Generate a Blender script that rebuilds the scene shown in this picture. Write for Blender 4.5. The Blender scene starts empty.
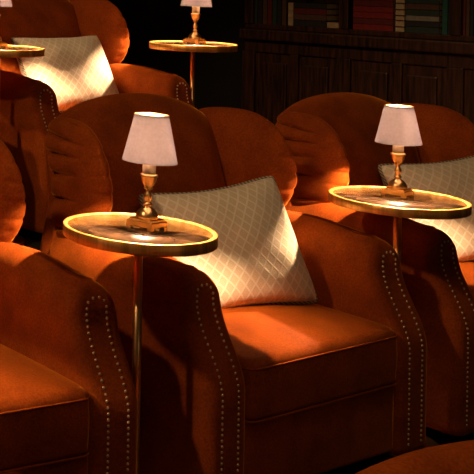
import bpy, bmesh, math, random
from mathutils import Vector, Matrix
random.seed(7)
C = bpy.context.scene.collection
PI = math.pi

# ------------------------------------------------------------------ camera, world, light, exposure
F = 1150.0                                   # focal length in pixels of the 474 px frame
cam_d = bpy.data.cameras.new('camera')
cam = bpy.data.objects.new('camera', cam_d); C.objects.link(cam)
cam_d.sensor_width = 36; cam_d.lens = 36 * F / 474
cam_d.shift_x = (237 + 270) / 474            # the photograph is the lower right crop of a wider frame
cam_d.shift_y = -(237 + 34) / 474
cam_d.clip_start = .05; cam_d.clip_end = 60
CAMZ = 1.55
cam.matrix_world = Matrix.Translation((0, 0, CAMZ)) @ Matrix.Rotation(PI/2, 4, 'X') @ Matrix.Rotation(.016, 4, 'Z')
bpy.context.scene.camera = cam

w = bpy.data.worlds.new('world'); bpy.context.scene.world = w; w.use_nodes = True
w.node_tree.nodes['Background'].inputs[0].default_value = (1, .62, .35, 1)
w.node_tree.nodes['Background'].inputs[1].default_value = .012
vs = bpy.context.scene.view_settings
vs.view_transform = 'Standard'; vs.look = 'None'; vs.gamma = 1; vs.exposure = 0.0

ROW = Vector((.876, .484, 0)).normalized()   # along a row of chairs, towards the bookcase
BACK = Vector((-ROW.y, ROW.x, 0))            # from a chair's front to its back
RZ = math.atan2(ROW.y, ROW.x)
O1 = Vector((1.133, 3.155, 0))
def rp(g, b, z=0): return O1 + ROW*g + BACK*b + Vector((0, 0, z))

def spot(name, loc, target, energy, size, blend, radius, col):
    l = bpy.data.lights.new(name, 'SPOT'); l.energy = energy; l.color = col
    l.spot_size = size; l.spot_blend = blend; l.shadow_soft_size = radius
    o = bpy.data.objects.new(name, l); C.objects.link(o); o.location = loc
    o.rotation_euler = (Vector(target) - Vector(loc)).to_track_quat('-Z', 'Y').to_euler()
def area(name, loc, target, energy, sx, sy, col):
    l = bpy.data.lights.new(name, 'AREA'); l.energy = energy; l.color = col
    l.shape = 'RECTANGLE'; l.size = sx; l.size_y = sy
    o = bpy.data.objects.new(name, l); C.objects.link(o); o.location = loc
    o.rotation_euler = (Vector(target) - Vector(loc)).to_track_quat('-Z', 'Y').to_euler()
WARM = (1, .60, .30)
BULB = 29000.0
area('overhead_fill', rp(-.6, -1.3, 3.6), rp(.7, .6, .8), 13, 1.2, .9, WARM)  # added soft fill from above for the chair backs and cushions
spot('ceiling_spotlight', rp(-3.7, .50, 4.3), rp(.6, -.05, .8), 290, math.radians(50), .5, .12, WARM)
spot('ceiling_spotlight', rp(-2.4, 2.1, 4.6), rp(1.5, 2.1, 1.2), 290, math.radians(36), .6, .07, WARM)

area('front_fill', rp(-.4, -3.3, .95), rp(.7, .3, .7), 1.6, 1.6, .7, WARM)  # added fill light in front, brightens rim sides and chair fronts

# ------------------------------------------------------------------ materials
def mat(name): 
    m = bpy.data.materials.new(name); m.use_nodes = True
    return m, m.node_tree.nodes, m.node_tree.links, m.node_tree.nodes['Principled BSDF']
def nd(n, t, **k):
    x = n.new(t)
    for a, v in k.items(): setattr(x, a, v)
    return x
def math_n(n, l, op, a, b=None, c=None):
    x = n.new('ShaderNodeMath'); x.operation = op
    for i, v in enumerate((a, b, c)):
        if v is None: continue
        if isinstance(v, (int, float)): x.inputs[i].default_value = v
        else: l.new(v, x.inputs[i])
    return x.outputs[0]

def velvet():
    m, n, l, p = mat('rust_velvet')
    tc = nd(n, 'ShaderNodeTexCoord')
    no = nd(n, 'ShaderNodeTexNoise'); no.inputs['Scale'].default_value = 9; no.inputs['Detail'].default_value = 5
    l.new(tc.outputs['Object'], no.inputs['Vector'])
    rmp = nd(n, 'ShaderNodeValToRGB')
    rmp.color_ramp.elements[0].position = .3; rmp.color_ramp.elements[0].color = (.20, .035, .002, 1)
    rmp.color_ramp.elements[1].position = .72; rmp.color_ramp.elements[1].color = (.33, .064, .004, 1)
    l.new(no.outputs[0], rmp.inputs[0])
    ng = nd(n, 'ShaderNodeTexNoise'); ng.inputs['Scale'].default_value = 170; ng.inputs['Detail'].default_value = 4
    l.new(tc.outputs['Object'], ng.inputs['Vector'])
    mr = nd(n, 'ShaderNodeMapRange'); mr.inputs[1].default_value = .3; mr.inputs[2].default_value = .7; mr.inputs[3].default_value = .74; mr.inputs[4].default_value = 1.24
    l.new(ng.outputs[0], mr.inputs[0])
    mm = nd(n, 'ShaderNodeVectorMath', operation='SCALE'); l.new(rmp.outputs[0], mm.inputs[0]); l.new(mr.outputs[0], mm.inputs['Scale'])
    l.new(mm.outputs[0], p.inputs['Base Color'])
    p.inputs['Roughness'].default_value = .85
    p.inputs['Specular IOR Level'].default_value = .12
    p.inputs['Sheen Weight'].default_value = 1.0; p.inputs['Sheen Roughness'].default_value = .28
    p.inputs['Sheen Tint'].default_value = (1, .36, .035, 1)
    n2 = nd(n, 'ShaderNodeTexNoise'); n2.inputs['Scale'].default_value = 260; n2.inputs['Detail'].default_value = 3
    l.new(tc.outputs['Object'], n2.inputs['Vector'])
    b = nd(n, 'ShaderNodeBump'); b.inputs['Strength'].default_value = .35; b.inputs['Distance'].default_value = .002
    l.new(n2.outputs[0], b.inputs['Height']); l.new(b.outputs[0], p.inputs['Normal'])
    return m
VELVET = velvet()

def simple(name, col, rough=.5, metal=0, noise=None, nscale=20, bump=0, spec=.5):
    m, n, l, p = mat(name)
    p.inputs['Roughness'].default_value = rough; p.inputs['Metallic'].default_value = metal
    p.inputs['Specular IOR Level'].default_value = spec
    tc = nd(n, 'ShaderNodeTexCoord'); no = nd(n, 'ShaderNodeTexNoise')
    no.inputs['Scale'].default_value = nscale; no.inputs['Detail'].default_value = 6
    l.new(tc.outputs['Object'], no.inputs['Vector'])
    r = nd(n, 'ShaderNodeValToRGB')
    r.color_ramp.elements[0].position = .35; r.color_ramp.elements[1].position = .65
    r.color_ramp.elements[0].color = (*(noise or tuple(c*.85 for c in col)), 1); r.color_ramp.elements[1].color = (*col, 1)
    l.new(no.outputs[0], r.inputs[0]); l.new(r.outputs[0], p.inputs['Base Color'])
    if bump:
        b = nd(n, 'ShaderNodeBump'); b.inputs['Strength'].default_value = bump; b.inputs['Distance'].default_value = .003
        l.new(no.outputs[0], b.inputs['Height']); l.new(b.outputs[0], p.inputs['Normal'])
    return m
BRASS = simple('aged_brass', (.95, .62, .29), .31, 1, (.80, .48, .19), 30)
NAIL = simple('nail_brass', (.95, .78, .52), .38, .75, (.85, .65, .40), 60)
CANDLE = simple('cream_candle_tube', (.86, .72, .50), .5)
DARKWOOD_LEG = simple('dark_leg_wood', (.03, .012, .006), .35)
CARPET = simple('dark_carpet', (.012, .008, .007), .95, 0, (.006, .004, .004), 80, .4)
WALLP = simple('dark_wall_paint', (.014, .008, .006), .7, 0, (.010, .006, .005), 5)

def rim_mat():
    m, n, l, p = mat('reflection_streak_brass')
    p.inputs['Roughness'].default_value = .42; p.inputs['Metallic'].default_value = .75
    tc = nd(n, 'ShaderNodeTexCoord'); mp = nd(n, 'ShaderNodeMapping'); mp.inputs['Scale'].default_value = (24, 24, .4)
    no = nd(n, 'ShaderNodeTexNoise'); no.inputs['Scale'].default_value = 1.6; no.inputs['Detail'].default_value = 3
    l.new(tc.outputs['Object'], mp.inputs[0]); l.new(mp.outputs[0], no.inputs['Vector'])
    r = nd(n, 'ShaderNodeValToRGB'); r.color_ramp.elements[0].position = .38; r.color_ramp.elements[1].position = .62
    r.color_ramp.elements[0].color = (.62, .30, .06, 1); r.color_ramp.elements[1].color = (1, .56, .17, 1)  # reflection streaks painted into the base colour as upright bands
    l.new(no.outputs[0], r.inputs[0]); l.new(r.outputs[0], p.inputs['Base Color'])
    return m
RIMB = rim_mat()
def wood():
    m, n, l, p = mat('dark_mahogany')
    tc = nd(n, 'ShaderNodeTexCoord'); mp = nd(n, 'ShaderNodeMapping'); mp.inputs['Scale'].default_value = (14, 14, 1.2)
    no = nd(n, 'ShaderNodeTexNoise'); no.inputs['Scale'].default_value = 4; no.inputs['Detail'].default_value = 8; no.inputs['Distortion'].default_value = .6
    l.new(tc.outputs['Object'], mp.inputs[0]); l.new(mp.outputs[0], no.inputs['Vector'])
    r = nd(n, 'ShaderNodeValToRGB'); r.color_ramp.elements[0].position = .35; r.color_ramp.elements[1].position = .7
    r.color_ramp.elements[0].color = (.016, .006, .003, 1); r.color_ramp.elements[1].color = (.085, .030, .011, 1)
    l.new(no.outputs[0], r.inputs[0]); l.new(r.outputs[0], p.inputs['Base Color'])
    p.inputs['Roughness'].default_value = .38
    return m
WOOD = wood()

def mirror_top():
    m, n, l, p = mat('antiqued_dark_mirror')
    tc = nd(n, 'ShaderNodeTexCoord')
    no = nd(n, 'ShaderNodeTexNoise'); no.inputs['Scale'].default_value = 11; no.inputs['Detail'].default_value = 9; no.inputs['Distortion'].default_value = 1.2
    l.new(tc.outputs['Object'], no.inputs['Vector'])
    r = nd(n, 'ShaderNodeValToRGB')
    e = r.color_ramp.elements; e[0].position = .36; e[0].color = (.035, .018, .010, 1); e[1].position = .70; e[1].color = (.17, .095, .05, 1)
    l.new(no.outputs[0], r.inputs[0]); l.new(r.outputs[0], p.inputs['Base Color'])
    r2 = nd(n, 'ShaderNodeMapRange'); r2.inputs[3].default_value = .08; r2.inputs[4].default_value = .32
    l.new(no.outputs[0], r2.inputs[0]); l.new(r2.outputs[0], p.inputs['Roughness'])
    p.inputs['Metallic'].default_value = .15; p.inputs['Specular IOR Level'].default_value = .9
    return m
MIRROR = mirror_top()

def shade_mat():
    m = bpy.data.materials.new('pleated_shade_fabric'); m.use_nodes = True
    n, l = m.node_tree.nodes, m.node_tree.links; n.clear()
    out = nd(n, 'ShaderNodeOutputMaterial'); mix = nd(n, 'ShaderNodeMixShader'); mix.inputs[0].default_value = .27
    d = nd(n, 'ShaderNodeBsdfDiffuse'); t = nd(n, 'ShaderNodeBsdfTranslucent')
    tc = nd(n, 'ShaderNodeTexCoord'); no = nd(n, 'ShaderNodeTexNoise'); no.inputs['Scale'].default_value = 120
    l.new(tc.outputs['Object'], no.inputs['Vector'])
    r = nd(n, 'ShaderNodeValToRGB'); r.color_ramp.elements[0].color = (.20, .185, .215, 1); r.color_ramp.elements[1].color = (.27, .245, .28, 1)
    l.new(no.outputs[0], r.inputs[0]); l.new(r.outputs[0], d.inputs[0]); l.new(r.outputs[0], t.inputs[0])
    l.new(d.outputs[0], mix.inputs[1]); l.new(t.outputs[0], mix.inputs[2]); rf = nd(n, 'ShaderNodeBsdfRefraction'); rf.inputs['IOR'].default_value = 1.0; rf.inputs['Roughness'].default_value = .22
    rf.inputs[0].default_value = (1, .90, .80, 1)
    mx = nd(n, 'ShaderNodeMixShader'); mx.inputs[0].default_value = .03
    l.new(mix.outputs[0], mx.inputs[1]); l.new(rf.outputs[0], mx.inputs[2]); l.new(mx.outputs[0], out.inputs[0])
    return m
SHADE = shade_mat()
def bulb_mat():
    m = bpy.data.materials.new('bulb_glow'); m.use_nodes = True
    n, l = m.node_tree.nodes, m.node_tree.links; n.clear()
    out = nd(n, 'ShaderNodeOutputMaterial'); e = nd(n, 'ShaderNodeEmission')
    e.inputs[0].default_value = (1, .60, .32, 1); e.inputs[1].default_value = BULB; l.new(e.outputs[0], out.inputs[0])
    return m
BULBM = bulb_mat()

def pillow_mat():
    m, n, l, p = mat('cream_lattice_brocade')
    tc = nd(n, 'ShaderNodeTexCoord'); s = nd(n, 'ShaderNodeSeparateXYZ'); l.new(tc.outputs['Object'], s.inputs[0])
    X = math_n(n, l, 'MULTIPLY', s.outputs[0], 1/.036); Y = math_n(n, l, 'MULTIPLY', s.outputs[1], 1/.044)
    a = math_n(n, l, 'FRACT', math_n(n, l, 'ADD', math_n(n, l, 'ADD', X, Y), 50))
    b = math_n(n, l, 'FRACT', math_n(n, l, 'ADD', math_n(n, l, 'SUBTRACT', X, Y), 50))
    da = math_n(n, l, 'ABSOLUTE', math_n(n, l, 'SUBTRACT', a, .5)); db = math_n(n, l, 'ABSOLUTE', math_n(n, l, 'SUBTRACT', b, .5))
    edge = math_n(n, l, 'MAXIMUM', da, db)                      # .5 on the lattice lines
    rad = math_n(n, l, 'SQRT', math_n(n, l, 'ADD', math_n(n, l, 'MULTIPLY', da, da), math_n(n, l, 'MULTIPLY', db, db)))
    ring = math_n(n, l, 'ABSOLUTE', math_n(n, l, 'SINE', math_n(n, l, 'MULTIPLY', rad, 19)))
    lat = nd(n, 'ShaderNodeMapRange'); lat.inputs[1].default_value = .36; lat.inputs[2].default_value = .43; l.new(edge, lat.inputs[0])
    h = math_n(n, l, 'MAXIMUM', lat.outputs[0], math_n(n, l, 'MULTIPLY', ring, .45))
    r = nd(n, 'ShaderNodeValToRGB'); e = r.color_ramp.elements
    e[0].position = .05; e[0].color = (.72, .60, .41, 1); e[1].position = .8; e[1].color = (.95, .88, .73, 1)
    l.new(h, r.inputs[0]); l.new(r.outputs[0], p.inputs['Base Color'])
    p.inputs['Roughness'].default_value = .6; p.inputs['Sheen Weight'].default_value = .2
    bp = nd(n, 'ShaderNodeBump'); bp.inputs['Strength'].default_value = .5; bp.inputs['Distance'].default_value = .0018
    l.new(h, bp.inputs['Height']); l.new(bp.outputs[0], p.inputs['Normal'])
    return m
BROCADE = pillow_mat()
def cord_mat():
    m, n, l, p = mat('twisted_grey_cord')
    tc = nd(n, 'ShaderNodeTexCoord'); wv = nd(n, 'ShaderNodeTexWave'); wv.wave_type = 'BANDS'; wv.bands_direction = 'DIAGONAL'
    wv.inputs['Scale'].default_value = 42; l.new(tc.outputs['Object'], wv.inputs[0])
    r = nd(n, 'ShaderNodeValToRGB'); r.color_ramp.elements[0].color = (.06, .055, .045, 1); r.color_ramp.elements[1].color = (.50, .43, .32, 1)
    l.new(wv.outputs[1], r.inputs[0]); l.new(r.outputs[0], p.inputs['Base Color']); p.inputs['Roughness'].default_value = .7
    return m
CORD = cord_mat()

# ------------------------------------------------------------------ mesh helpers
def obj(name, bm, m, parent=None, smooth=True, loc=None):
    bmesh.ops.recalc_face_normals(bm, faces=bm.faces)
    me = bpy.data.meshes.new(name); bm.to_mesh(me); bm.free()
    if smooth:
        for f in me.polygons: f.use_smooth = True
    me.materials.append(m)
    o = bpy.data.objects.new(name, me); C.objects.link(o)
    if parent: o.parent = parent
    if loc: o.location = loc
    return o
def tag(o, label, cat, group=None):
    o['label'] = label; o['category'] = cat
    if group: o['group'] = group
    return o
def thing(name, label, cat, loc=(0,0,0), rz=0, group=None):
    o = bpy.data.objects.new(name, None); C.objects.link(o)
    o.location = loc; o.rotation_euler = (0, 0, rz); o.empty_display_size = .1
    return tag(o, label, cat, group)
def struct(name, bm, m, loc=None, rz=0):
    o = obj(name, bm, m, None, False); o['kind'] = 'structure'
    if loc is not None: o.location = loc
    o.rotation_euler = (0, 0, rz)
    return o
def copy_tree(o, parent=None):
    c = o.copy(); C.objects.link(c)
    if parent: c.parent = parent
    for ch in list(o.children): copy_tree(ch, c)
    return c
def add_box(bm, x0, x1, y0, y1, z0, z1, bevel=0):
    r = bmesh.ops.create_cube(bm, size=1)
    for v in r['verts']:
        v.co = Vector(((x0+x1)/2 + v.co.x*(x1-x0), (y0+y1)/2 + v.co.y*(y1-y0), (z0+z1)/2 + v.co.z*(z1-z0)))
    if bevel:
        es = list({e for v in r['verts'] for e in v.link_edges})
        bmesh.ops.bevel(bm, geom=es, offset=bevel, segments=2, profile=.6, affect='EDGES')
def lathe(bm, prof, seg=40, caps=True):
    rings = []
    for r, z in prof:
        if r < 1e-5: rings.append([bm.verts.new((0, 0, z))])
        else: rings.append([bm.verts.new((r*math.cos(2*PI*i/seg), r*math.sin(2*PI*i/seg), z)) for i in range(seg)])
    for a, b in zip(rings, rings[1:]):
        for i in range(seg):
            j = (i+1) % seg
            if len(a) == 1 and len(b) == 1: continue
            if len(a) == 1: bm.faces.new((a[0], b[i], b[j]))
            elif len(b) == 1: bm.faces.new((a[i], b[0], a[j]))
            else: bm.faces.new((a[i], b[i], b[j], a[j]))
def sstep(a, b, x):
    t = max(0, min(1, (x-a)/(b-a))); return t*t*(3-2*t)
def catmull(pts, closed=False, per=10):
    out = []; n = len(pts); P = [Vector(p) for p in pts]
    rng = range(n) if closed else range(n-1)
    for i in rng:
        p0 = P[(i-1) % n] if closed else P[max(i-1, 0)]
        p1 = P[i]; p2 = P[(i+1) % n]
        p3 = P[(i+2) % n] if closed else P[min(i+2, n-1)]
        for k in range(per):
            t = k/per
            out.append(.5*((2*p1) + (p2-p0)*t + (2*p0-5*p1+4*p2-p3)*t*t + (3*p1-p0-3*p2+p3)*t**3))
    if not closed: out.append(P[-1])
    return out
def resample(pts, m):
    L = [0]
    n = len(pts)
    for i in range(n): L.append(L[-1] + (pts[(i+1) % n]-pts[i]).length)
    out = []; k = 0
    for j in range(m):
        d = L[-1]*j/m
        while L[k+1] < d: k += 1
        t = (d-L[k])/max(1e-9, L[k+1]-L[k]); out.append(pts[k].lerp(pts[(k+1) % n], t))
    return out
def tube(bm, pts, r, seg=8, closed=False):
    P = [Vector(p) for p in pts]; n = len(P); rings = []
    for i, p in enumerate(P):
        a = P[(i-1) % n] if closed else P[max(i-1, 0)]; b = P[(i+1) % n] if closed else P[min(i+1, n-1)]
        t = (b-a).normalized(); up = Vector((0, 0, 1)) if abs(t.z) < .9 else Vector((1, 0, 0))
        s = t.cross(up).normalized(); u = s.cross(t)
        rings.append([bm.verts.new(p + s*r*math.cos(2*PI*k/seg) + u*r*math.sin(2*PI*k/seg)) for k in range(seg)])
    for i in range(n if closed else n-1):
        a, b = rings[i], rings[(i+1) % n]
        for k in range(seg): bm.faces.new((a[k], a[(k+1) % seg], b[(k+1) % seg], b[k]))
    if not closed:
        bm.faces.new(rings[0]); bm.faces.new(rings[-1])
def inflated(outline, thick, fmap, p=4, q=.5, M=140, K=26, disp=None, cen=None):
    """padded slab: outline in (u, v), swelling to +-thick; fmap turns (u, v, w) into a point"""
    bm = bmesh.new()
    pts = resample(catmull([(a, b, 0) for a, b in outline], True), M)
    c = Vector((cen[0], cen[1], 0)) if cen else sum(pts, Vector())/M
    def pt(q_, rho, side):
        uv = c + (q_-c)*rho
        wv = side*thick*max(0, 1-rho**p)**q
        if disp: wv += side*disp(uv.x, uv.y, rho, side)*(1-rho**10)
        return bm.verts.new(fmap(uv.x, uv.y, wv))
    rhos = [math.sin(PI/2*(k/K))**.8 for k in range(1, K+1)]
    rim = [pt(x, 1, 0) for x in pts]
    for side in (1, -1):
        cv = pt(pts[0], 0, side); prev = None
        for rho in rhos:
            ring = rim if rho > .99999 else [pt(x, rho, side) for x in pts]
            for i in range(M):
                j = (i+1) % M
                if prev is None: bm.faces.new((cv, ring[i], ring[j]))
                else: bm.faces.new((prev[i], ring[i], ring[j], prev[j]))
            prev = ring
    return bm
def rrect(x0, x1, y0, y1, r, seg=6):
    out = []
    for cx, cy, a0 in ((x1-r, y1-r, 0), (x0+r, y1-r, 90), (x0+r, y0+r, 180), (x1-r, y0+r, 270)):
        for k in range(seg+1):
            a = math.radians(a0 + 90*k/seg); out.append((cx+r*math.cos(a), cy+r*math.sin(a)))
    return out
def stack(slices, post=None, edge_div=10):
    """slices (z, x0, x1, y0, y1, r) from bottom to top, lofted and capped"""
    bm = bmesh.new(); rings = []
    for z, x0, x1, y0, y1, r in slices:
        base = rrect(x0, x1, y0, y1, r); pts = []
        n = len(base)
        for i in range(n):                       # subdivide the long sides
            a = base[i]; b = base[(i+1) % n]
            pts.append(a)
            if i % 7 == 6:
                for k in range(1, edge_div): pts.append((a[0]+(b[0]-a[0])*k/edge_div, a[1]+(b[1]-a[1])*k/edge_div))
        rings.append([bm.verts.new((post(x, y, z) if post else (x, y, z))) for x, y in pts])
    for a, b in zip(rings, rings[1:]):
        n = len(a)
        for i in range(n): bm.faces.new((a[i], a[(i+1) % n], b[(i+1) % n], b[i]))
    bm.faces.new(rings[0]); bm.faces.new(rings[-1])
    return bm

# ------------------------------------------------------------------ structure
RISE = .36
def level(name, b0, b1, z, zbot):
    bm = bmesh.new(); add_box(bm, -6, 5.0, b0, b1, zbot, z)
    return struct(name, bm, CARPET, rp(0, 0), RZ)
level('floor', -3.4, -.50, -RISE, -.6)
level('trim_1', -.50, 1.12, 0, -.6)
level('trim_2', 1.12, 7.0, RISE, -.6)
bm = bmesh.new(); add_box(bm, 4.42, 4.55, -3.4, 7.0, -.6, 3.4)
struct('wall_right', bm, WALLP, rp(0, 0), RZ)
bm = bmesh.new(); add_box(bm, -6, 4.6, 7.0, 7.12, -.6, 3.4)
struct('wall_back', bm, WALLP, rp(0, 0), RZ)

# ------------------------------------------------------------------ wing chair
ARMX = .44; ARMW = .085; ARMTOP = .70
def yfront(z):
    # serpentine front: set back at the top, swelling forward lower down
    return .002 - .092*sstep(.64, .36, z) if z < .64 else .002
def yf(z):
    t = sstep(.62, .37, z) if False else (1 - sstep(.37, .62, z))
    return .0 - .09*t
def arm_mesh(s):
    sl = []
    zs = [.05 + (.60-.05)*i/22 for i in range(23)]
    for z in zs: sl.append((z, ARMX-ARMW, ARMX+ARMW, yf(z), .60, .035))
    R = ARMW
    for i in range(1, 13):                        # the rounded top
        a = PI/2*i/12; ins = R*(1-math.cos(a))*.93; z = .60 + (ARMTOP-.60)*math.sin(a)
        sl.append((z, ARMX-ARMW+ins, ARMX+ARMW-ins, yf(z)+ins*.75, .60, max(.006, min(.035, (ARMW-ins)*.9))))
    def post(x, y, z):
        k = sstep(.35, .70, z)
        z2 = z + k*(.026*sstep(.03, .3, y) - .035*sstep(.42, .6, y))
        # soft upholstery swelling on the top and pulled folds at the front corner
        f = 0
        for z0, y0, sl_ in ((.655, .045, .9), (.668, .095, 1.1)):
            d = (y - y0) - (ARMTOP - z)*sl_*.9
            if z > .58: f += math.exp(-(d/.007)**2)
        x2 = ARMX + (x-ARMX)*(1 + .05*k - .05*f)
        if x > ARMX: x2 -= .05*sstep(.25, .6, y)
        z2 -= .004*f*k
        return (s*x2, y, z2)
    bm = stack(sl, post, 16)
    return bm
def nail_points(s):
    pts = []; step = .0158; w = .034; ztop = .634
    n = int((ztop-.06)/step)
    for sx in (-w, w):
        for i in range(n):
            z = ztop - i*step; pts.append((s*(ARMX+sx), yf(z), z))
    k = 5
    for i in range(1, k):
        a = PI*i/k; z = ztop + .028*math.sin(a); pts.append((s*(ARMX + w*math.cos(a)), yf(z)+.003, z))
    return pts
def nail_mesh():
    bm = bmesh.new(); r = .0046
    lathe(bm, [(r, 0), (r, .0006), (r*.8, .002), (r*.45, .0030), (0, .0034)], 8)
    me = bpy.data.meshes.new('nailhead'); bmesh.ops.rotate(bm, verts=bm.verts, cent=(0,0,0), matrix=Matrix.Rotation(PI/2, 3, 'X'))
    bm.to_mesh(me); bm.free()
    for f in me.polygons: f.use_smooth = True
    me.materials.append(NAIL); return me
NAILME = nail_mesh()
LEAN = .26
def backy(z): return .60 - (1.03-z)*LEAN if z > .2 else .40
PLEATS = [.70, .80, .88, .945, 1.0, 1.06]
def wing_mesh(s):
    out = [(-.02, .60), (-.04, .72), (-.045, .88), (-.075, .955), (-.098, 1.0), (-.085, 1.042), (-.03, 1.060), (.06, 1.064), (.13, 1.052), (.195, 1.012), (.243, .945),
           (.266, .87), (.264, .81), (.238, .75), (.195, .70), (.14, .65), (.05, .60)]
    fl = math.radians(16)
    cx, cy = .385, .60
    def fmap(u, v, wv):
        u -= .0045*sum(math.exp(-((v-p_)/.007)**2) for p_ in (.80, .855, .91, .965))*sstep(.14, .25, u)
        # u runs forward and outward; wv > 0 is the outer side
        x = cx + u*math.sin(fl) + wv*math.cos(fl); y = cy - u*math.cos(fl) + wv*math.sin(fl)
        return (s*x, y, v)
    def disp(u, v, rho, side):
        if side > 0:
            d = 0
            vv = v - .12*(u-.02) + .25*(u-.02)*sstep(.9, 1.05, v)
            for a, b in zip(PLEATS, PLEATS[1:]):
                if a <= vv < b:
                    t = (vv-a)/(b-a); d = (4*t*(1-t))**.36 - .7
            if vv < PLEATS[0] or vv >= PLEATS[-1]: d = .2
            fade = sstep(.19, .04, u)
            return .024*d*fade - .007*fade*sum(math.exp(-((vv-p_)/.0065)**2) for p_ in PLEATS[:-1])
        # the inner face only shows small pulls along the front edge
        ang = sum(math.exp(-((v-p_)/.012)**2) for p_ in (.76, .84, .91, .98))
        return -.010*ang*sstep(.80, .96, rho)*sstep(.1, .2, u)
    return inflated(out, .052, fmap, p=3.2, q=.55, M=260, K=60, disp=disp, cen=(.08, .82))
def back_mesh():
    out = [(-.37, .36), (-.385, .6), (-.385, .85), (-.375, 1.02), (-.33, 1.062), (-.22, 1.098), (-.1, 1.116), (0, 1.120), (.1, 1.116),
           (.22, 1.095), (.33, 1.052), (.375, 1.0), (.385, .85), (.385, .6), (.37, .36), (0, .34)]
    def fmap(u, v, wv):
        y = backy(v) + .062 + (-wv)*1.0
        y -= .018*max(0, 1-(u/.38)**2)*sstep(1.1, .9, v)
        return (u, y, v)
    return inflated(out, .07, fmap, p=7, q=.5, M=150, K=26, cen=(0, .72))
def outer_back_mesh():
    sl = []
    for i in range(16):
        z = .05 + i*(1.02-.05)/15
        wx = .465 - .05*sstep(.62, .8, z) - .05*sstep(.95, 1.06, z)
        y0 = max(backy(z)+.05, .55); y1 = 0.645 + .04*sstep(.6, 1.06, z)
        sl.append((z, -wx, wx, min(y0, y1-.06), y1, .028))
    return stack(sl, None, 10)
def cushion_mesh():
    x1 = .356
    z0, z1 = .275, .452; sl = []
    R = .022
    y0, y1 = -.088, .47
    for i in range(6): a = PI/2*i/5; ins = R*(1-math.sin(a)); sl.append((z0+R*(1-math.cos(a)), -x1+ins, x1-ins, y0+ins, y1-ins, .03))
    for i in range(1, 7): sl.append((z0+R+(z1-z0-2*R)*i/7, -x1, x1, y0, y1, .03))
    for i in range(6): a = PI/2*i/5; ins = R*(1-math.cos(a)); sl.append((z1-R+R*math.sin(a), -x1+ins, x1-ins, y0+ins, y1-ins, .03))
    # crowned top
    for i in range(1, 12):
        t = i/11.5; hw = (x1-R)*(1-t); 
        sl.append((z1 + .0001*i, -hw, hw, y0+R+(y1-y0-2*R)*.5*t, y1-R-(y1-y0-2*R)*.5*t, max(.002, .03*(1-t))))
    def post(x, y, z):
        tx = x/x1; ty = (y-(y0+y1)/2)/((y1-y0)/2)
        k = sstep(.36, .45, z)
        z += k*.030*(1-tx**2)**.6*max(0, 1-ty**2)**.6 if abs(tx) < 1 and abs(ty) < 1 else 0
        z += k*.006*math.sin(tx*9+1.3)*math.exp(-((ty+1)/.25)**2)*.4
        y -= .006*math.exp(-((z-.365)/.06)**2)*sstep(.1, -.08, y)
        return (x, y, z)
    return stack(sl, post, 16)
def piping_mesh(z, y0, r=.003, x1=.356, y1=.47):
    bm = bmesh.new()
    pts = [Vector((x, y, z + 0)) for x, y in rrect(-x1, x1, y0, y1, .03, 5)]
    tube(bm, resample(pts, 120), r, 6, True); return bm
def make_chair():
    t = thing('wing_chair', '', 'armchair', (0,0,0), RZ, 'velvet wing chairs')
    obj('backrest', back_mesh(), VELVET, t)
    obj('outer_back', outer_back_mesh(), VELVET, t)
    bm = bmesh.new(); add_box(bm, -.362, .362, -.072, .56, .06, .285, .012); obj('seat_base', bm, VELVET, t)
    sc = obj('seat_cushion', cushion_mesh(), VELVET, t)
    obj('piping', piping_mesh(.430, -.090), VELVET, sc); obj('piping', piping_mesh(.282, -.092), VELVET, sc)
    for s in (-1, 1):
        obj('wing', wing_mesh(s), VELVET, t)
        a = obj('arm', arm_mesh(s), VELVET, t)
        P = nail_points(s); P.sort(key=lambda p: -p[2])
        for p in P[:50]:
            o = bpy.data.objects.new('nailhead', NAILME); C.objects.link(o); o.parent = a; o.location = p
        bm = bmesh.new()
        for p in P[50:]:
            v0 = len(bm.verts); bm.from_mesh(NAILME); bm.verts.ensure_lookup_table()
            for v in bm.verts[v0:]: v.co += Vector(p)
        if len(bm.verts):
            o = obj('nailhead_row', bm, NAIL, a); o['kind'] = 'stuff'
        else: bm.free()
        for y in (.0, .58):
            bm = bmesh.new(); lathe(bm, [(0, 0), (.018, 0), (.026, .055), (.026, .07), (0, .07)], 16)
            obj('leg', bm, DARKWOOD_LEG, t, loc=(s*.42, y, 0))
    return t
chair0 = make_chair()
def place_chair(g, b, z, label, rz=0, first=False):
    r = chair0 if first else copy_tree(chair0)
    r.location = rp(g, b, z); r.rotation_euler = (0, 0, RZ+rz); r['label'] = label
    return r
place_chair(.71, -.003, 0, 'rust velvet wing chair in the middle, whose whole seat shows beneath its lattice cushion', 0, True)
cb = place_chair(1.92, .0, 0, 'rust velvet wing chair at the right edge of the photo behind a brass table')
for ch in cb.children:                            # its back stands a little lower
    if ch.name.split('.')[0] in ('backrest', 'outer_back', 'wing'): ch.scale.z = .89; ch.location.z = .7*.11
place_chair(-.55, .085, 0, 'rust velvet wing chair at the lower left, cut by the photo edge', -.10)
D0 = Vector((1.77, 5.3, 0)) - O1
DG, DB = D0.dot(ROW), D0.dot(BACK)
DG += .03
place_chair(DG, DB, RISE, 'rust velvet wing chair in the raised row at the upper left')
place_chair(-.60, -1.79, -RISE, 'wing chair in the lower front row, only its velvet top showing', -.15)

place_chair(DG-1.28, DB, RISE, 'added rust velvet wing chair of the raised row beside the upper left one, outside the photo')  # unseen neighbour, added to shade the raised chair's arm
place_chair(-1.82, .17, 0, 'added rust velvet wing chair left of the lower left one, outside the photo', -.10)  # unseen chair, added to block side light along the row
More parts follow.
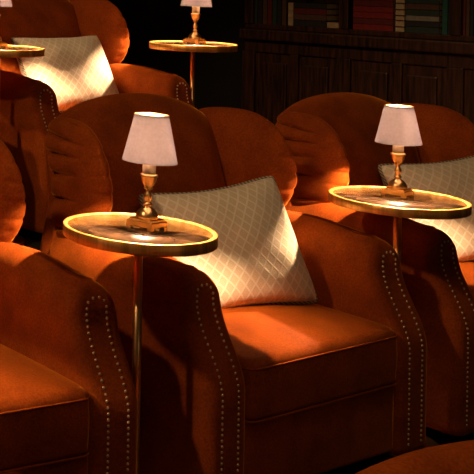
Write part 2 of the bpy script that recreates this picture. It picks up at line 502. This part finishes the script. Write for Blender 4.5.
# ------------------------------------------------------------------ cushions
def make_pillow():
    W, H = .252, .212
    bm = bmesh.new(); N = 44
    def edge(s, t):
        x = s*W*(1 - .075*(1-abs(t)**2)*abs(s)**2); y = t*H*(1 - .075*(1-abs(s)**2)*abs(t)**2*1.5)
        k = 1 - .06*(abs(s)*abs(t))**6 + .03*(abs(s)*abs(t))**2
        return x*k, y*k
    def h(s, t): return .118*(max(0, (1-s*s)*(1-t*t)))**.42
    vt = {}
    for side in (1, -1):
        for i in range(N+1):
            for j in range(N+1):
                s = math.sin(PI/2*(2*i/N-1)); t = math.sin(PI/2*(2*j/N-1))
                b = i in (0, N) or j in (0, N)
                if side < 0 and b: vt[(side, i, j)] = vt[(1, i, j)]; continue
                x, y = edge(s, t)
                wob = .004*math.sin(9*s+2*t)*math.sin(7*t+1)
                vt[(side, i, j)] = bm.verts.new((x, y, side*(h(s, t)+(0 if b else wob*(1-s**4)*(1-t**4)))))
    for side in (1, -1):
        for i in range(N):
            for j in range(N):
                bm.faces.new([vt[(side, i, j)], vt[(side, i+1, j)], vt[(side, i+1, j+1)], vt[(side, i, j+1)]])
    o = obj('cushion', bm, BROCADE)
    bm = bmesh.new(); path = []
    for k in range(40): path.append(edge(-1+2*k/40, -1))
    for k in range(40): path.append(edge(1, -1+2*k/40))
    for k in range(40): path.append(edge(1-2*k/40, 1))
    for k in range(40): path.append(edge(-1, 1-2*k/40))
    tube(bm, resample([Vector((x, y, 0)) for x, y in path], 200), .0078, 8, True)
    obj('cord_trim', bm, CORD, o)
    return o
def place_pillow(o, tl, tr, bl, label):
    tl, tr, bl = Vector(tl), Vector(tr), Vector(bl)
    ex = (tr-tl).normalized(); ey = (tl-bl); ey = (ey-ex*ey.dot(ex)).normalized(); ez = ex.cross(ey)
    c = (tr+bl)/2
    m = Matrix((ex, ey, ez)).transposed().to_4x4(); m.translation = c
    o.matrix_world = m
    tag(o, label, 'cushion', 'lattice cushions on the wing chairs')
p0 = make_pillow()
def chair_pt(g, b, z, x, y, zz): return rp(g+x, b+y, z+zz)
def pl(o, g, b, z, c, label): place_pillow(o, *[chair_pt(g, b, z, *q) for q in c], label)
pl(p0, .705, 0, 0, ((-.16, .475, .80), (.31, .32, .855), (-.18, .30, .435)), 'cream lattice cushion with grey cord on the middle wing chair')
p1 = copy_tree(p0)
pl(p1, 1.92, 0, 0, ((-.03, .49, .815), (.42, .29, .87), (-.07, .31, .43)), 'cream lattice cushion partly behind the right lamp, cut by the photo edge')
p2 = copy_tree(p0)
pl(p2, DG, DB, RISE, ((-.16, .53, .85), (.33, .44, .86), (-.19, .32, .50)), 'cream lattice cushion on the upper left wing chair of the raised row')

# ------------------------------------------------------------------ tables and lamps
TH = .85
def make_table():
    t = thing('side_table', '', 'table', (0,0,0), 0, 'round brass tables between the chairs')
    bm = bmesh.new(); R = .20
    lathe(bm, [(R-.011, TH-.006), (R-.011, TH-.0008), (R-.010, TH), (R-.001, TH), (R, TH-.001), (R, TH-.029), (R-.001, TH-.030), (0, TH-.030)], 96)
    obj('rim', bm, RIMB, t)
    bm = bmesh.new(); lathe(bm, [(0, TH-.004), (R-.0112, TH-.004), (R-.0112, TH-.008), (0, TH-.008)], 96); obj('tabletop', bm, MIRROR, t)
    bm = bmesh.new(); lathe(bm, [(0, .012), (.0115, .012), (.0115, TH-.031), (0, TH-.031)], 24); obj('pole', bm, BRASS, t)
    bm = bmesh.new(); lathe(bm, [(0, 0), (.13, 0), (.13, .008), (.125, .012), (.02, .014), (0, .014)], 64); obj('base', bm, BRASS, t)
    return t
def make_lamp():
    t = thing('table_lamp', '', 'lamp', (0,0,0), 0, 'small shaded lamps on the brass tables')
    bm = bmesh.new(); h = .039
    add_box(bm, -h, h, -h, h, .006, .020, .0022); add_box(bm, -h*.86, h*.86, -h*.86, h*.86, .020, .026, .002)
    for sx in (-1, 1):
        for sy in (-1, 1): add_box(bm, sx*h-(.014 if sx > 0 else 0), sx*h+(.014 if sx < 0 else 0), sy*h-(.014 if sy > 0 else 0), sy*h+(.014 if sy < 0 else 0), 0, .0065)
    obj('plinth', bm, BRASS, t, False)
    bm = bmesh.new()
    prof = [(0, .0255), (.029, .0255), (.030, .028), (.029, .036), (.025, .045), (.017, .053), (.010, .057), (.008, .060), (.012, .063), (.013, .066), (.008, .069), (.0065, .073),
            (.010, .080), (.0115, .087), (.0105, .093), (.006, .100), (.006, .104), (.011, .107), (.0125, .110), (.010, .113), (.014, .118), (.019, .128), (.020, .138),
            (.0235, .142), (.0235, .147), (.017, .149), (0, .149)]
    lathe(bm, prof, 36); obj('stem', bm, BRASS, t)
    bm = bmesh.new(); lathe(bm, [(0, .1485), (.0175, .1485), (.0175, .206), (.015, .208), (.005, .209), (.005, .2225), (0, .2225)], 28); obj('candle_tube', bm, CANDLE, t)
    bm = bmesh.new(); lathe(bm, [(0, .2230), (.005, .2242), (.0085, .228), (.0095, .232), (.0085, .237), (.005, .2415), (0, .243)], 10); obj('bulb', bm, BULBM, t)
    bm = bmesh.new(); r0, r1, z0, z1 = .0725, .0445, .183, .313
    n = 72; prof = [(r0, z0), (r0-.0005, z0+.004)] + [(r0+(r1-r0)*k/8, z0+(z1-z0)*k/8) for k in range(1, 8)] + [(r1, z1)]
    prof += [(r-.0012, z) for r, z in reversed(prof)]; prof.append(prof[0])
    lathe(bm, prof, n); sh = obj('lamp_shade', bm, SHADE, t)
    bm = bmesh.new()
    tube(bm, [Vector((r1*math.cos(2*PI*k/48), r1*math.sin(2*PI*k/48), z1-.001)) for k in range(48)], .0014, 6, True)
    for k in range(3):
        a = 2*PI*k/3+.4; tube(bm, [Vector((0, 0, .285)), Vector((r1*math.cos(a), r1*math.sin(a), z1-.003))], .0009, 5)
    tube(bm, [Vector((0, .004, .255)), Vector((0, .004, .287))], .0012, 6)
    obj('shade_frame', bm, BRASS, sh)
    return t
tab0 = make_table(); lamp0 = make_lamp()
T3 = Vector((2.26, 5.60, RISE)); T4 = Vector((1.19, 5.08, RISE))
spots = [
 (O1.copy(), (.030, .024), (.030, .0), 'round brass table with dark mirror top between the lower left and middle chairs', 'lamp with pinkish shade on the nearest brass table, in front of the middle chair'),
 (rp(1.29, .055), (.030, .055), (0, 0), 'round brass table between the middle chair and the right-hand chair', 'lamp with pinkish shade on the right-hand brass table'),
 (T3, (.02, .03), (.026, 0), 'distant brass table standing alone beyond the middle chair near the dark wall', 'distant lamp on the far brass table, its shade cut by the top edge'),
 (rp(.04, -1.72, -RISE), (0, .03), (0, 0), 'added brass table of the lower front row right of its chair, outside the photo', 'added lamp of the lower front row right of its chair, outside the photo'),  # unseen table and lamp, added to give the brass rims something to reflect
 (rp(-1.28, -1.72, -RISE), (0, .03), (0, 0), 'added brass table of the lower front row left of its chair, outside the photo', 'added lamp of the lower front row left of its chair, outside the photo'),  # second unseen table and lamp, also added for the rim reflections
 (rp(-1.17, .04), (0, .045), (0, 0), 'brass table left of the lower left chair, outside the photo', 'lamp on the table left of the lower left chair, outside the photo'),
 (T4, (.0, .06), (0, 0), 'brass table at the upper left, cut by the left edge', 'lamp at the upper left corner, mostly outside the photo')]
for i, (p, off, tilt, lt, ll) in enumerate(spots):
    t = tab0 if i == 0 else copy_tree(tab0); t.location = p; t['label'] = lt
    if i == 1: t.scale = (1.03, 1.03, .96)
    m = lamp0 if i == 0 else copy_tree(lamp0)
    m.location = p + Vector((off[0], off[1], TH*(.96 if i == 1 else 1)-.004)); m.scale = (.965,)*3 if i == 1 else (1,)*3; m.rotation_euler = (0, tilt[0], math.radians(38)); m['label'] = ll
    m.rotation_mode = 'ZYX'

# ------------------------------------------------------------------ bookcase against the side wall
BF = 4.08                                            # row coordinate of the bookcase front
def bk(b): return b
s0 = (Vector((3.39, 7.5, 0)) - O1).dot(BACK)          # back coordinate of the first upright
bc = thing('bookcase', 'dark mahogany bookcase with panelled base along the wall', 'bookcase', rp(BF, 0, RISE), RZ)
SZ = 1.23 - RISE                                     # shelf height above the upper floor
def bbox(x0, x1, b0, b1, z0, z1, bev=.004):
    bm = bmesh.new(); add_box(bm, x0, x1, b0, b1, z0, z1, bev); return bm
ya, yb = s0-.65*4, s0+.65*0
obj('carcass', bbox(.30, .33, ya, yb, 0, 2.0), WOOD, bc, False)
obj('shelf', bbox(0, .30, ya, yb+.03, SZ-.03, SZ), WOOD, bc, False)
obj('ledge', bbox(-.05, .02, ya, yb+.04, SZ-.10, SZ-.032, .01), WOOD, bc, False)
obj('cornice', bbox(-.03, .30, ya, yb+.03, 1.6, 1.66), WOOD, bc, False)
for k in range(5):
    y = s0 - .65*k
    u = obj('upright', bbox(-.01, .30, y-.03, y+.03, SZ, 1.6), WOOD, bc, False)
obj('base_front', bbox(.012, .04, ya, yb+.03, 0, SZ-.1), WOOD, bc, False)
obj('skirting', bbox(-.012, .012, ya, yb+.03, 0, .12), WOOD, bc, False)
obj('top_rail', bbox(-.006, .012, ya, yb+.03, SZ-.18, SZ-.1), WOOD, bc, False)
for k in range(5):
    y = s0 - .65*k
    obj('stile', bbox(-.006, .012, y-.045, y+.045, .12, SZ-.18), WOOD, bc, False)
    if k < 4:
        obj('stile', bbox(-.006, .012, y-.325-.03, y-.325+.03, .12, SZ-.18), WOOD, bc, False)
        for q in (0, 1):
            ym = y-.185-.28*q
            bm = bmesh.new(); add_box(bm, -.002, .014, ym-.085, ym+.085, .18, SZ-.24, .008); obj('raised_panel', bm, WOOD, bc, False)

def book_mat(col): 
    return simple('cloth_cover', col, .6, 0, tuple(c*.75 for c in col), 40)
PAGES = simple('page_edges', (.55, .42, .25), .8, 0, (.42, .32, .18), 90)
mats = {'red': book_mat((.26, .012, .008)), 'dark red': book_mat((.14, .010, .008)), 'green': book_mat((.01, .10, .075)), 'dark green': book_mat((.02, .045, .032)),
        'cream': book_mat((.50, .36, .20)), 'grey': book_mat((.28, .25, .21)), 'brown': book_mat((.10, .045, .02)), 'black': book_mat((.02, .016, .015))}
def book(kind, col, y0, y1, z, th, depth, label, lying=True, pages_at=None, group=None):
    """a book on the shelf; lying: spine to the room, y0..y1 along the wall, th thick; upright: y0..y1 is its thickness, th its height"""
    L = y1-y0
    t = thing('book', label, 'book', rp(BF+.015, y0, RISE+SZ+z), RZ, group)
    bm = bmesh.new(); e = .003
    if lying:
        if pages_at == 'near':                       # page block shows at the near end
            add_box(bm, 0, depth, 0, L, 0, e, .001); add_box(bm, 0, depth, 0, L, th-e, th, .001)
            add_box(bm, 0, depth, L-e, L, 0, th)
        else:
            add_box(bm, 0, depth, 0, L, 0, e, .001); add_box(bm, 0, depth, 0, L, th-e, th, .001); add_box(bm, 0, .005, 0, L, 0, th, .001)
        pb = bmesh.new(); add_box(pb, .006 if pages_at is None else .004, depth-.005, .004, L-.006, e, th-e)
    else:
        add_box(bm, 0, depth, 0, e, 0, th, .001); add_box(bm, 0, depth, L-e, L, 0, th, .001); add_box(bm, 0, .004, 0, L, 0, th, .001)
        pb = bmesh.new(); add_box(pb, .006, depth-.005, e, L-e, .004, th-.005)
    obj('cover', bm, mats[col], t, False); obj('page_block', pb, PAGES, t, False)
    return t
def wy(x):                                           # back coordinate on the bookcase front seen at photo column x
    tx = (x+270)/1150; W0 = Vector((3.39, 7.5))
    s = (tx*7.5-3.39)/(.484+.875*tx); return s0 - s
LAYER = ['lowest, on the shelf', 'second up from the shelf', 'third up from the shelf', 'fourth up from the shelf', 'fifth up from the shelf', 'sixth up from the shelf', 'seventh up from the shelf']
# middle bay: red books lying flat, cream page ends beside them, then a green pile and upright books
z = 0
for i, (th, c) in enumerate([(.036, 'red'), (.034, 'dark red'), (.036, 'red'), (.034, 'red'), (.036, 'dark red'), (.034, 'red'), (.036, 'red')]):
    book('f', c, wy(392), wy(352), z, th, .24, ('darker ' if c == 'dark red' else '') + 'red book lying flat in the middle bay, ' + LAYER[i], True, None, 'red books in the flat pile'); z += th+.0005
z = 0
for i, th in enumerate([.030, .036, .028, .034, .036, .03, .034]):
    book('f', 'dark red' if i % 2 else 'black', wy(403.5), wy(393), z, th, .22, ('dark red' if i % 2 else 'black') + ' book with cream page ends beside the red pile, ' + LAYER[i], True, 'near', 'cream-edged books in the narrow pile'); z += th+.0005
z = 0
for i, (th, c, lab) in enumerate([(.036, 'dark green', 'dark green book at the bottom of the green pile'), (.032, 'black', 'black book just under the pale book in the green pile'), (.030, 'grey', 'pale grey book lying in the green pile'),
        (.034, 'dark green', 'dark green book resting on the pale grey book'), (.034, 'brown', 'brown book lying high in the green pile'), (.036, 'dark green', 'dark green book lying on the brown book')]):
    book('f', c, wy(438), wy(404.5), z, th, .23, lab, True); z += th+.0005
book('u', 'green', wy(446.5), wy(441), 0, .30, .22, 'upright teal green book right of the green pile', False)
book('u', 'black', wy(449.5), wy(447), 0, .28, .2, 'upright black book beside the teal green book', False)
book('u', 'brown', wy(452.5), wy(450), 0, .27, .2, 'upright brown book next to the right bookcase upright', False)
# left bay
z = 0
for th, x0, x1, c, lab in [(.034, 326, 341, 'cream', 'small cream book lying at the right end of the left bay'), ]:
    book('f', c, wy(x1), wy(x0), 0, th, .2, lab, True)
z = 0
for th, c, lab in [(.04, 'black', 'black book at the foot of the pile in the left bay'), (.036, 'brown', 'brown book lying second from the foot in the left bay'), (.036, 'dark red', 'dark red book lying third from the foot in the left bay'), (.034, 'black', 'black book lying fourth from the foot in the left bay')]:
    book('f', c, wy(325), wy(293), z, th, .22, lab, True); z += th+.0005
z = 0
for th, lab in [(.05, 'cream bound book at the foot of the narrow pale pile'), (.045, 'cream bound book in the middle of the narrow pale pile'), (.05, 'cream bound book at the top of the narrow pale pile')]:
    book('f', 'cream', wy(292), wy(287), z, th, .2, lab, True); z += th+.0005
for i in range(7):
    x = 252+i*4.8
    book('u', ('dark green', 'black', 'brown', 'dark red')[i % 4], wy(x+4.4), wy(x), 0, .24+.02*(i % 3), .2,
         ('dark green', 'black', 'brown', 'dark red')[i % 4] + ' upright book in the left bay, ' + ('leftmost', 'second from the left', 'third from the left', 'fourth from the left', 'fifth from the left', 'sixth from the left', 'seventh from the left')[i], False, None, 'upright dark books in the left bay')
for i in range(4):
    x = 461+i*4
    if x > 472: break
    book('u', ('dark red', 'brown', 'black')[i % 3], wy(x+3.6), wy(x), 0, .24+.02*(i % 3), .2,
         ('dark red', 'brown', 'black')[i % 3] + ' upright book at the far right edge beyond the last upright', False)
